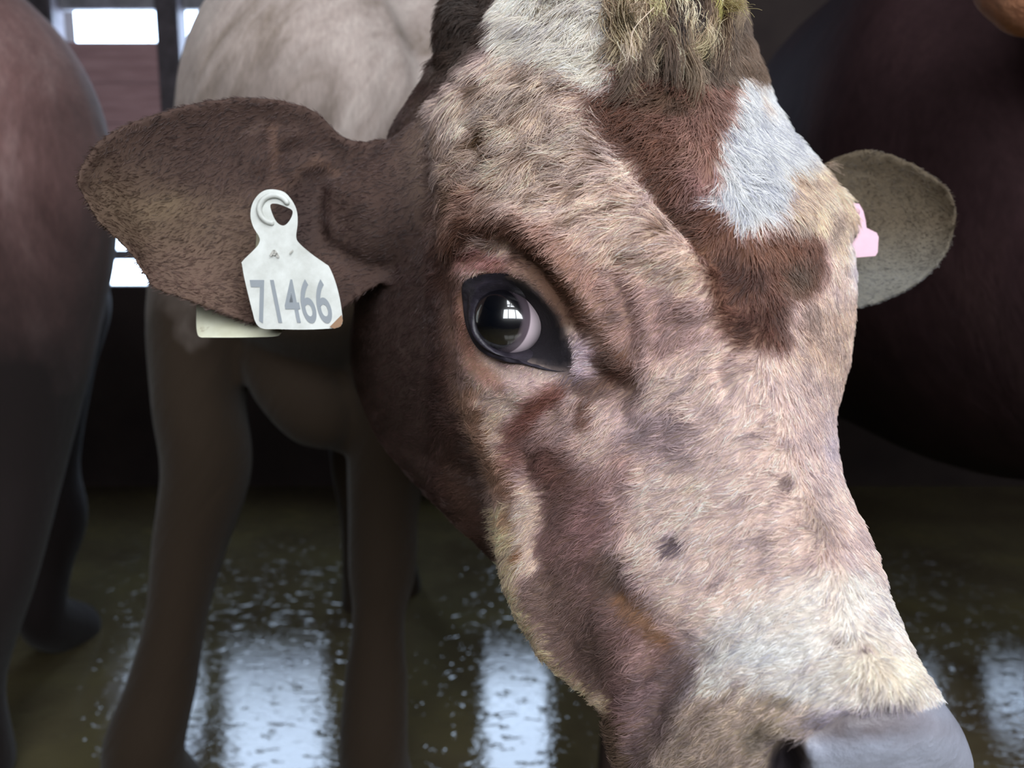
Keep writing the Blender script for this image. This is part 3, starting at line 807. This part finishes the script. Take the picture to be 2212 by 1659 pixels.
# eyelids: a rolled rim from the hide to the ball
bvh = BVHTree.FromPolygons([tuple(v) for v in co], [tuple(p.vertices) for p in body.polygons])
def on_skin(x, y, dflt=.48):
    d = P(x, y, 1.0) - CP
    n_ = Vector(d).normalized()
    hit = bvh.ray_cast(Vector(CP), n_)
    return np.array(hit[0]) if hit[0] else P(x, y, dflt)
INNER = [(1040,644),(1062,632),(1090,629),(1122,640),(1150,660),(1168,684),(1173,708),(1168,732),(1152,748),(1128,757),(1100,760),(1070,752),(1046,734),(1030,710),(1027,680),(1031,658)]
NR = 96
oc = cr_closed([p for p in EYERIM], NR); ic = cr_closed([p for p in INNER], NR)
verts = []; nl = 14
for i in range(NR):
    o_ = on_skin(*oc[i])
    ray = P(ic[i][0], ic[i][1], 1.0) - CP; ray /= np.linalg.norm(ray)
    oc_ = CP - EYE; b_ = ray @ oc_; dsc = b_ * b_ - (oc_ @ oc_ - EYER ** 2)
    t_ = -b_ - math.sqrt(dsc) if dsc > 0 else -b_
    n_ = CP + ray * t_
    out = (o_ + n_) / 2 - EYE; out /= np.linalg.norm(out)
    for k in range(nl):
        v = k / (nl - 1)
        p = o_ * (1 - v) + n_ * v
        lift = .0045 * math.sin(math.pi * min(1, v * 1.0)) ** .8 * (1 + .35 * math.sin(v * 9)) 
        p = p + out * lift - (o_ - CP) / np.linalg.norm(o_ - CP) * (-.002 if v == 0 else 0)
        if v > .93: p = p + ray * .002
        verts.append(p)
faces = [(i * nl + k, i * nl + k + 1, ((i + 1) % NR) * nl + k + 1, ((i + 1) % NR) * nl + k) for i in range(NR) for k in range(nl - 1)]
m = Mat('lid_skin')
n = m.noise(120, 5, .6, sc=(1, 1, 2))
M_LID = m.principled(m.ramp(n, [(.3, srgb((30, 27, 34))), (.7, srgb((54, 49, 60)))]), .42, m.bump(n, .5, .002), spec=.5)
lid = mesh_from(verts, faces)
bm = bmesh.new(); bm.from_mesh(lid); bmesh.ops.recalc_face_normals(bm, faces=bm.faces[:]); bm.to_mesh(lid); bm.free()
o = link_mesh('eyelid', lid, M_LID, hero); o['label'] = 'bare black skin rim around the eye'

# ------------------------------------------------------------------ fur
def fur(name, n, region, dens, parent, length, radius, mat, npts=4, lift=30, curl=.25, seed=1, colf=None):
    """strands rooted on the head; dens(px,py,d,ndv) -> keep probability"""
    rg = np.random.default_rng(seed)
    body.calc_loop_triangles()
    tri = np.empty(len(body.loop_triangles) * 3, np.int32); body.loop_triangles.foreach_get('vertices', tri); tri = tri.reshape(-1, 3)
    keep = region[tri].all(1); tri = tri[keep]
    A, B, D = co[tri[:, 0]], co[tri[:, 1]], co[tri[:, 2]]
    ar = np.linalg.norm(np.cross(B - A, D - A), axis=1)
    idx = rg.choice(len(tri), n, p=ar / ar.sum())
    u, v = rg.random(n), rg.random(n); f = u + v > 1; u[f], v[f] = 1 - u[f], 1 - v[f]
    A, B, D = A[idx], B[idx], D[idx]
    root = A + (B - A) * u[:, None] + (D - A) * v[:, None]
    nn = no[tri[idx]].mean(1); nn /= np.linalg.norm(nn, axis=1)[:, None]
    x, y, d = pix(root)
    vw = CP - root; vw /= np.linalg.norm(vw, axis=1)[:, None]
    k = rg.random(n) < dens(x, y, d, (nn * vw).sum(1))
    root, nn, x, y, d = root[k], nn[k], x[k], y[k], d[k]
    n = len(root)
    # lie of the coat
    dx = np.full(n, -.82); dy = np.full(n, .50)
    mid = np.clip((x - (1500 + (y - 400) * .30)) / 120, 0, 1)
    dx = dx * (1 - mid) + .35 * mid; dy = dy * (1 - mid) + .75 * mid
    ear = (x < 900)
    dx = np.where(ear, -.8, dx); dy = np.where(ear, .35, dy)
    fear = (x > 1790) & (y < 700) & (d > .6)
    dx = np.where(fear, .9, dx); dy = np.where(fear, .1, dy)
    hi = np.clip((150 - y) / 150, 0, 1) * (x > 1050)
    dx = dx * (1 - hi) + .1 * hi; dy = dy * (1 - hi) + .9 * hi
    fear = (x > 1790) & (y < 700) & (d > .6)
    ang = 1.0 * fbm(x / 60, y / 60) + .7 * fbm(x / 22 + 5, y / 22 + 8) + rg.normal(0, .16, n)
    fhk = np.clip((650 - y) / 300, .25, 1)
    ang = ang * (.35 + .9 * fhk) * np.where(ear | (d > .6), .55, 1)
    cx, cy = dx * np.cos(ang) - dy * np.sin(ang), dx * np.sin(ang) + dy * np.cos(ang)
    t = cx[:, None] * RX - cy[:, None] * UP
    t = t - nn * (t * nn).sum(1)[:, None]
    t /= np.linalg.norm(t, axis=1)[:, None] + 1e-6
    ln = length(x, y, d) * rg.uniform(.65, 1.2, n)
    lf = np.radians(lift * (1 + .5 * fbm(x / 18, y / 18) ) * rg.uniform(.7, 1.3, n))
    s = np.linspace(0, 1, npts)
    pts = np.zeros((n, npts, 3))
    bi = np.cross(nn, t)
    cu = curl * (fbm(x / 14 + 70, y / 14) + rg.normal(0, .4, n))
    for i, q in enumerate(s):
        h = np.sin(lf) * ln * (q - .45 * q * q)
        fwd = np.cos(lf) * ln * q
        sd = cu * ln * q * q
        pts[:, i] = root + nn * (h - .0004)[:, None] + t * fwd[:, None] + bi * sd[:, None]
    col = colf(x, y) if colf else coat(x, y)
    fearc = np.clip((y - 480) / 120, 0, 1)[:, None]
    col = np.where(fear[:, None], np.array((84, 74, 58)) * (1 - fearc) + np.array((112, 112, 106)) * fearc, col)
    # streaks of dirt and pale hair along the lie of the coat
    st = fbm((x * cx + y * cy) / 46, (-x * dy + y * dx) / 11, None, 2)
    mo = fbm(x / 34 + 11, y / 34 + 31)
    col = col * (1 + .22 * st + .12 * mo + rg.normal(0, .08, n))[:, None]
    wk = np.clip((col.mean(1) - 190) / 25, 0, 1)[:, None]
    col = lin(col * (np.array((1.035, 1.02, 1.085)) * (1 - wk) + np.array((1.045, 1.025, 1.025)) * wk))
    cv = bpy.data.hair_curves.new(name)
    cv.add_curves([npts] * n)
    cv.attributes['position'].data.foreach_set('vector', pts.astype(np.float32).ravel())
    ra = cv.attributes.new('radius', 'FLOAT', 'POINT') if 'radius' not in cv.attributes else cv.attributes['radius']
    rr = np.tile(radius * np.linspace(1, .35, npts), n).astype(np.float32)
    ra.data.foreach_set('value', rr)
    ca_ = cv.attributes.new('tint', 'FLOAT_COLOR', 'CURVE')
    cb = np.ones((n, 4), np.float32); cb[:, :3] = np.clip(col, .005, .95)
    ca_.data.foreach_set('color', cb.ravel())
    cv.materials.append(mat)
    o = bpy.data.objects.new(name, cv); C.objects.link(o)
    o.parent = parent; o.matrix_parent_inverse = Matrix.Translation(-parent.location)
    return o
m = Mat('hair')
a = m.n('Attribute', attribute_name='tint')
df = m.n('BsdfDiffuse'); tr = m.n('BsdfTranslucent'); ms = m.n('MixShader'); ms.inputs[0].default_value = .35
m.l(a.outputs['Color'], df.inputs['Color']); m.l(a.outputs['Color'], tr.inputs['Color'])
m.l(df.outputs[0], ms.inputs[1]); m.l(tr.outputs[0], ms.inputs[2])
gl = m.n('BsdfGlossy'); gl.inputs['Roughness'].default_value = .45
ms2 = m.n('MixShader'); ms2.inputs[0].default_value = .04
m.l(ms.outputs[0], ms2.inputs[1]); m.l(gl.outputs[0], ms2.inputs[2]); m.l(ms2.outputs[0], m.o.inputs[0])
M_HAIR = m.m

region = (dd > .3) & (dd < .80) & (px > -150) & (px < 2350) & (py > -150) & (py < 1850) & (ndv > -.45)
def face_dens(x, y, d, nv):
    eye = poly_sd(x, y, EYERIM); ns = poly_sd(x, y, NOSE)
    r = np.ones(len(x))
    r = np.where((eye > -7) & (d < .54), 0, r)
    r = np.where((ns > -4) & (d < .55), 0, r)
    nost = np.hypot((x - NOSTRIL[0]) / NOSTRIL[2], (y - NOSTRIL[1]) / NOSTRIL[3]) < 1.05
    r = np.where(nost & (d < .6), 0, r)
    r = np.where((x < 930) | (d > .62), .45, r)
    return r
def face_len(x, y, d):
    l = np.full(len(x), .0085)
    fhk = np.clip((620 - y) / 260, 0, 1) * (x > 940) * (x < 1860)
    l = l + .0075 * fhk
    e = np.hypot(x - 1110, y - 700); l = l * np.clip((e - 60) / 160, .35, 1)
    l = np.where((x > 1400) & (y > 1250), l * .75, l)
    l = np.where(x < 930, .0048, l)
    l = np.where((d > .6) & (x > 1790) & (y < 720), .0035, l)
    return l
fur('fur', 330000, region, face_dens, hero, face_len, .00022, M_HAIR, curl=.3)

# ------------------------------------------------------------------ tuft of dirty hair on the poll
def tuft():
    rg = np.random.default_rng(5)
    pts_all, cols, rad = [], [], []
    NP = 9
    # locks: root pixel, tip pixel, colour
    locks = []
    for i in range(58):
        rx_ = rg.uniform(1320, 1585); ry_ = rg.uniform(-110, 40)
        tx_ = rx_ + rg.normal(0, 45); ty_ = ry_ + rg.uniform(90, 190)
        tx_ = min(tx_, 1590)
        c = [(184, 168, 140), (136, 118, 100), (212, 198, 174), (96, 78, 66), (156, 136, 114)][int(rg.integers(0, 5))]
        locks.append((rx_, ry_, tx_, ty_, c, 60))
    locks += [(1420, -10, 1440, 110, (196, 188, 150), 90), (1380, 60, 1348, 150, (200, 184, 168), 80), (1530, -20, 1535, 60, (176, 168, 108), 110), (1530, 60, 1470, 140, (170, 158, 128), 80),
              (1560, -8, 1605, 22, (178, 166, 126), 40), (1390, 0, 1425, 60, (190, 180, 140), 90), (1440, 90, 1400, 130, (168, 150, 126), 50),
              (1450, 0, 1448, 130, (64, 54, 50), 90), (1480, -10, 1465, 120, (58, 48, 46), 90), (1505, 0, 1490, 90, (60, 50, 48), 80), (1370, 20, 1350, 80, (88, 74, 52), 70), (1410, 70, 1395, 120, (70, 60, 46), 70), (1520, 90, 1515, 140, (74, 66, 50), 60)]
    for (x0, y0, x1, y1, c, cnt) in locks:
        a = on_skin(x0, y0, .48); b = on_skin(x1, y1, .46)
        toc = CP - (a + b) / 2; toc /= np.linalg.norm(toc)
        wv = rg.uniform(0, 6.28); amp = rg.uniform(.001, .0045); lf = rg.uniform(.006, .016)
        side = np.cross(b - a, toc); side /= np.linalg.norm(side) + 1e-9
        for k in range(cnt * 2):
            o1 = rg.normal(0, .0042, 3); o2 = rg.normal(0, .0030, 3)
            e = rg.uniform(.75, 1.1)
            p = []
            for i in range(NP):
                s = i / (NP - 1) * e
                q = a + o1 + (b + o2 - a - o1) * s + toc * (lf * math.sin(min(s, 1.1) * 2.6) + .002) + side * amp * math.sin(wv + s * 7)
                p.append(q)
            pts_all.append(p); cols.append(np.array(c) * (1 + rg.normal(0, .1)))
    pts = np.array(pts_all); n = len(pts)
    cv = bpy.data.hair_curves.new('hair_tuft'); cv.add_curves([NP] * n)
    cv.attributes['position'].data.foreach_set('vector', pts.astype(np.float32).ravel())
    ra = cv.attributes.new('radius', 'FLOAT', 'POINT')
    ra.data.foreach_set('value', np.tile(.00022 * np.linspace(1, .4, NP), n).astype(np.float32))
    ca_ = cv.attributes.new('tint', 'FLOAT_COLOR', 'CURVE')
    cb = np.ones((n, 4), np.float32); cb[:, :3] = lin(np.array(cols) * 1.1); ca_.data.foreach_set('color', cb.ravel())
    cv.materials.append(M_HAIR)
    o = bpy.data.objects.new('hair_tuft', cv); C.objects.link(o)
    o.parent = hero; o.matrix_parent_inverse = Matrix.Translation(-hero.location)
    o['label'] = 'long dirty yellowish curls on the top of the head'
tuft()

# ------------------------------------------------------------------ ear tags
def plate(outline, hole, d, th, tilt=(0, 0), bulge=0):
    """flat plate cut along an outline (pixels at depth d), with thickness"""
    bm = bmesh.new()
    xs = [p[0] for p in outline]; ys = [p[1] for p in outline]; cx, cy = sum(xs) / len(xs), sum(ys) / len(ys)
    def pt(x, y, o):
        return P(x, y, d + tilt[0] * (x - cx) / 100 + tilt[1] * (y - cy) / 100 + o)
    loops = []
    for o in (0, th):
        lo = [bm.verts.new(pt(x, y, o)) for x, y in outline]
        es = [bm.edges.new((lo[i], lo[(i + 1) % len(lo)])) for i in range(len(lo))]
        lh = []
        if hole:
            lh = [bm.verts.new(pt(x, y, o)) for x, y in hole]
            es += [bm.edges.new((lh[i], lh[(i + 1) % len(lh)])) for i in range(len(lh))]
        bmesh.ops.triangle_fill(bm, edges=es, use_beauty=True)
        loops.append((lo, lh))
    for a_, b_ in ((loops[0][0], loops[1][0]), (loops[0][1], loops[1][1])):
        for i in range(len(a_)):
            j = (i + 1) % len(a_)
            bm.faces.new((a_[i], a_[j], b_[j], b_[i]))
    bmesh.ops.recalc_face_normals(bm, faces=bm.faces[:])
    me = bpy.data.meshes.new('plate'); bm.to_mesh(me); bm.free()
    return me
def mat_tag(name, c0, c1, stain):
    m = Mat(name)
    n = m.noise(55, 5, .6); n2 = m.noise(38, 4, .7)
    col = m.ramp(n, [(.3, srgb(c0)), (.65, srgb(c1))])
    mx = m.n('Mix', data_type='RGBA'); mx.inputs['B'].default_value = srgb(stain)
    m.l(col, mx.inputs['A']); m.l(m.ramp(n2, [(.66, g(0)), (.78, g(.75))]), mx.inputs['Factor'])
    return m.principled(mx.outputs['Result'], .5, m.bump(n, .1, .001), spec=.4)
M_TAG = mat_tag('white_plastic', (176, 178, 173), (204, 207, 204), (160, 146, 122))
M_TAGB = mat_tag('yellowed_plastic', (214, 212, 184), (232, 232, 210), (150, 130, 90))
M_PINK = mat_tag('pink_plastic', (206, 164, 182), (216, 178, 194), (190, 150, 166))
M_RUST = Mat('rust_stain').principled(srgb((146, 116, 92)), .8)
M_INK = Mat('grey_ink').principled(srgb((136, 142, 148)), .7)
M_INK2 = Mat('faded_ink').principled(srgb((172, 170, 164)), .7)
TD = .540
T_OUT = [(583,409),(562,417),(546,438),(541,465),(547,490),(560,512),(560,524),(552,536),(524,564),(523,572),(528,602),(537,640),(545,672),(553,698),(568,710),(600,711),(660,712),(722,709),(735,704),(740,692),(735,650),(725,610),(712,578),(702,569),(675,550),(648,527),(640,512),(643,482),(641,455),(630,432),(612,414)]
T_OUT = [tuple(p) for p in cr_closed(T_OUT, 120)]
T_HOLE = [tuple(p) for p in cr_closed([(584,443),(598,440),(618,447),(632,456),(627,474),(614,487),(600,482),(590,466)], 32)]
tg = empty('ear_tag', P(590, 430, TD))
tag(tg, 'dirty white plastic ear tag numbered 71466 hanging from the brown ear', 'ear tag')
link_mesh('front_panel', plate(T_OUT, T_HOLE, TD, .0022, (.0, -.001)), M_TAG, tg, smooth=False)
# rolled collar round the hole
s = Shell()
ring = [tuple(P(592 + 32 * math.cos(a_), 452 + 30 * math.sin(a_), TD + .0003)) for a_ in np.linspace(R(100), R(330), 16)]
s.tube([p + (.0018,) for p in ring], nc=10)
link_mesh('collar', s.skin(.0005, 2), M_TAG, tg)
B_OUT = [(p[0], p[1] + 7) for p in cr_closed([(500,560),(460,600),(432,640),(425,655),(424,690),(426,712),(432,721),(450,722),(520,722),(590,720),(606,714),(612,700),(620,650),(600,600),(560,560),(530,548)], 80)]
o = link_mesh('back_panel', plate(B_OUT, None, .580, .0022, (0, -.030)), M_TAGB, tg, smooth=False); o['label'] = 'yellowed back half behind the ear'
s = Shell(); s.tube([tuple(P(566, 452, TD + .006)) + (.003,), tuple(P(560, 600, .60)) + (.004,)], nc=12)
link_mesh('stud', s.skin(.0012, 2), M_TAGB, tg)
o = link_mesh('rust_corner', plate([(712,706),(738,680),(741,693),(736,705),(722,710)], None, TD - .0034, .0006), M_RUST, tg, smooth=False); o['label'] = 'rusty brown corner stain'

def text_on(txt, xa, ya, xb, hpx, d, mat, name, parent, shear=0.0, xs=1.0):
    """printed characters lying on the tag: baseline from (xa, ya), height in pixels"""
    cu = bpy.data.curves.new('t', 'FONT'); cu.body = txt; cu.size = 1; cu.extrude = 0; cu.fill_mode = 'BOTH' if hasattr(cu, 'fill_mode') else cu.fill_mode
    cu.offset = .012
    to = bpy.data.objects.new('t', cu); C.objects.link(to)
    dg = bpy.context.evaluated_depsgraph_get()
    me = bpy.data.meshes.new_from_object(to.evaluated_get(dg))
    bpy.data.objects.remove(to)
    c_ = get_co(me)
    mn, mxx = c_.min(0), c_.max(0)
    u = (c_[:, 0] - mn[0]) / (mxx[0] - mn[0]); v = (c_[:, 1] - mn[1]) / (mxx[1] - mn[1])
    X = xa + (xb - xa) * u - shear * v * hpx; Y = ya - hpx * v
    cxm = sum(p[0] for p in T_OUT) / len(T_OUT); cym = sum(p[1] for p in T_OUT) / len(T_OUT)
    new = np.array([P(x, y, d - .001 * (y - cym) / 100) for x, y in zip(X, Y)])
    set_co(me, new)
    return link_mesh(name, me, mat, parent, smooth=False)
text_on('71466', 558, 699, 722, 96, TD - .0004, M_INK, 'printed_number', tg, shear=.20)
# worn small marks above the number
for (x0, y0, x1, y1, w_) in ((584,553,592,540,5),(592,540,602,556,5),(590,550,600,548,4),(625,548,633,540,3)):
    dx_, dy_ = x1 - x0, y1 - y0; ln_ = math.hypot(dx_, dy_); ox, oy = -dy_ / ln_ * w_ / 2, dx_ / ln_ * w_ / 2
    link_mesh('worn_mark', plate([(x0 + ox, y0 + oy), (x1 + ox, y1 + oy), (x1 - ox, y1 - oy), (x0 - ox, y0 - oy)], None, TD - .0015, .0004), M_INK2, tg, smooth=False)

PK = [(x + 4, y) for x, y in [(1838,438),(1852,440),(1861,456),(1866,476),(1868,492),(1890,503),(1894,512),(1892,545),(1887,553),(1850,556),(1822,556),(1800,552),(1796,506),(1822,494),(1826,460)]]
pk = empty('ear_tag', P(1850, 450, .612))
tag(pk, 'small pink plastic ear tag on the far ear, partly behind the forehead', 'ear tag')
link_mesh('tag_panel', plate(PK, None, .612, .0022), M_PINK, pk, smooth=False)
s = Shell(); s.tube([tuple(P(1846, 458, .612)) + (.004,), tuple(P(1846, 456, .655)) + (.004,)], nc=12)
link_mesh('stud', s.skin(.0012, 2), M_PINK, pk)
uvsphere('eyeball', P(2480, -250, .795), .016, M_EYE, tan_)
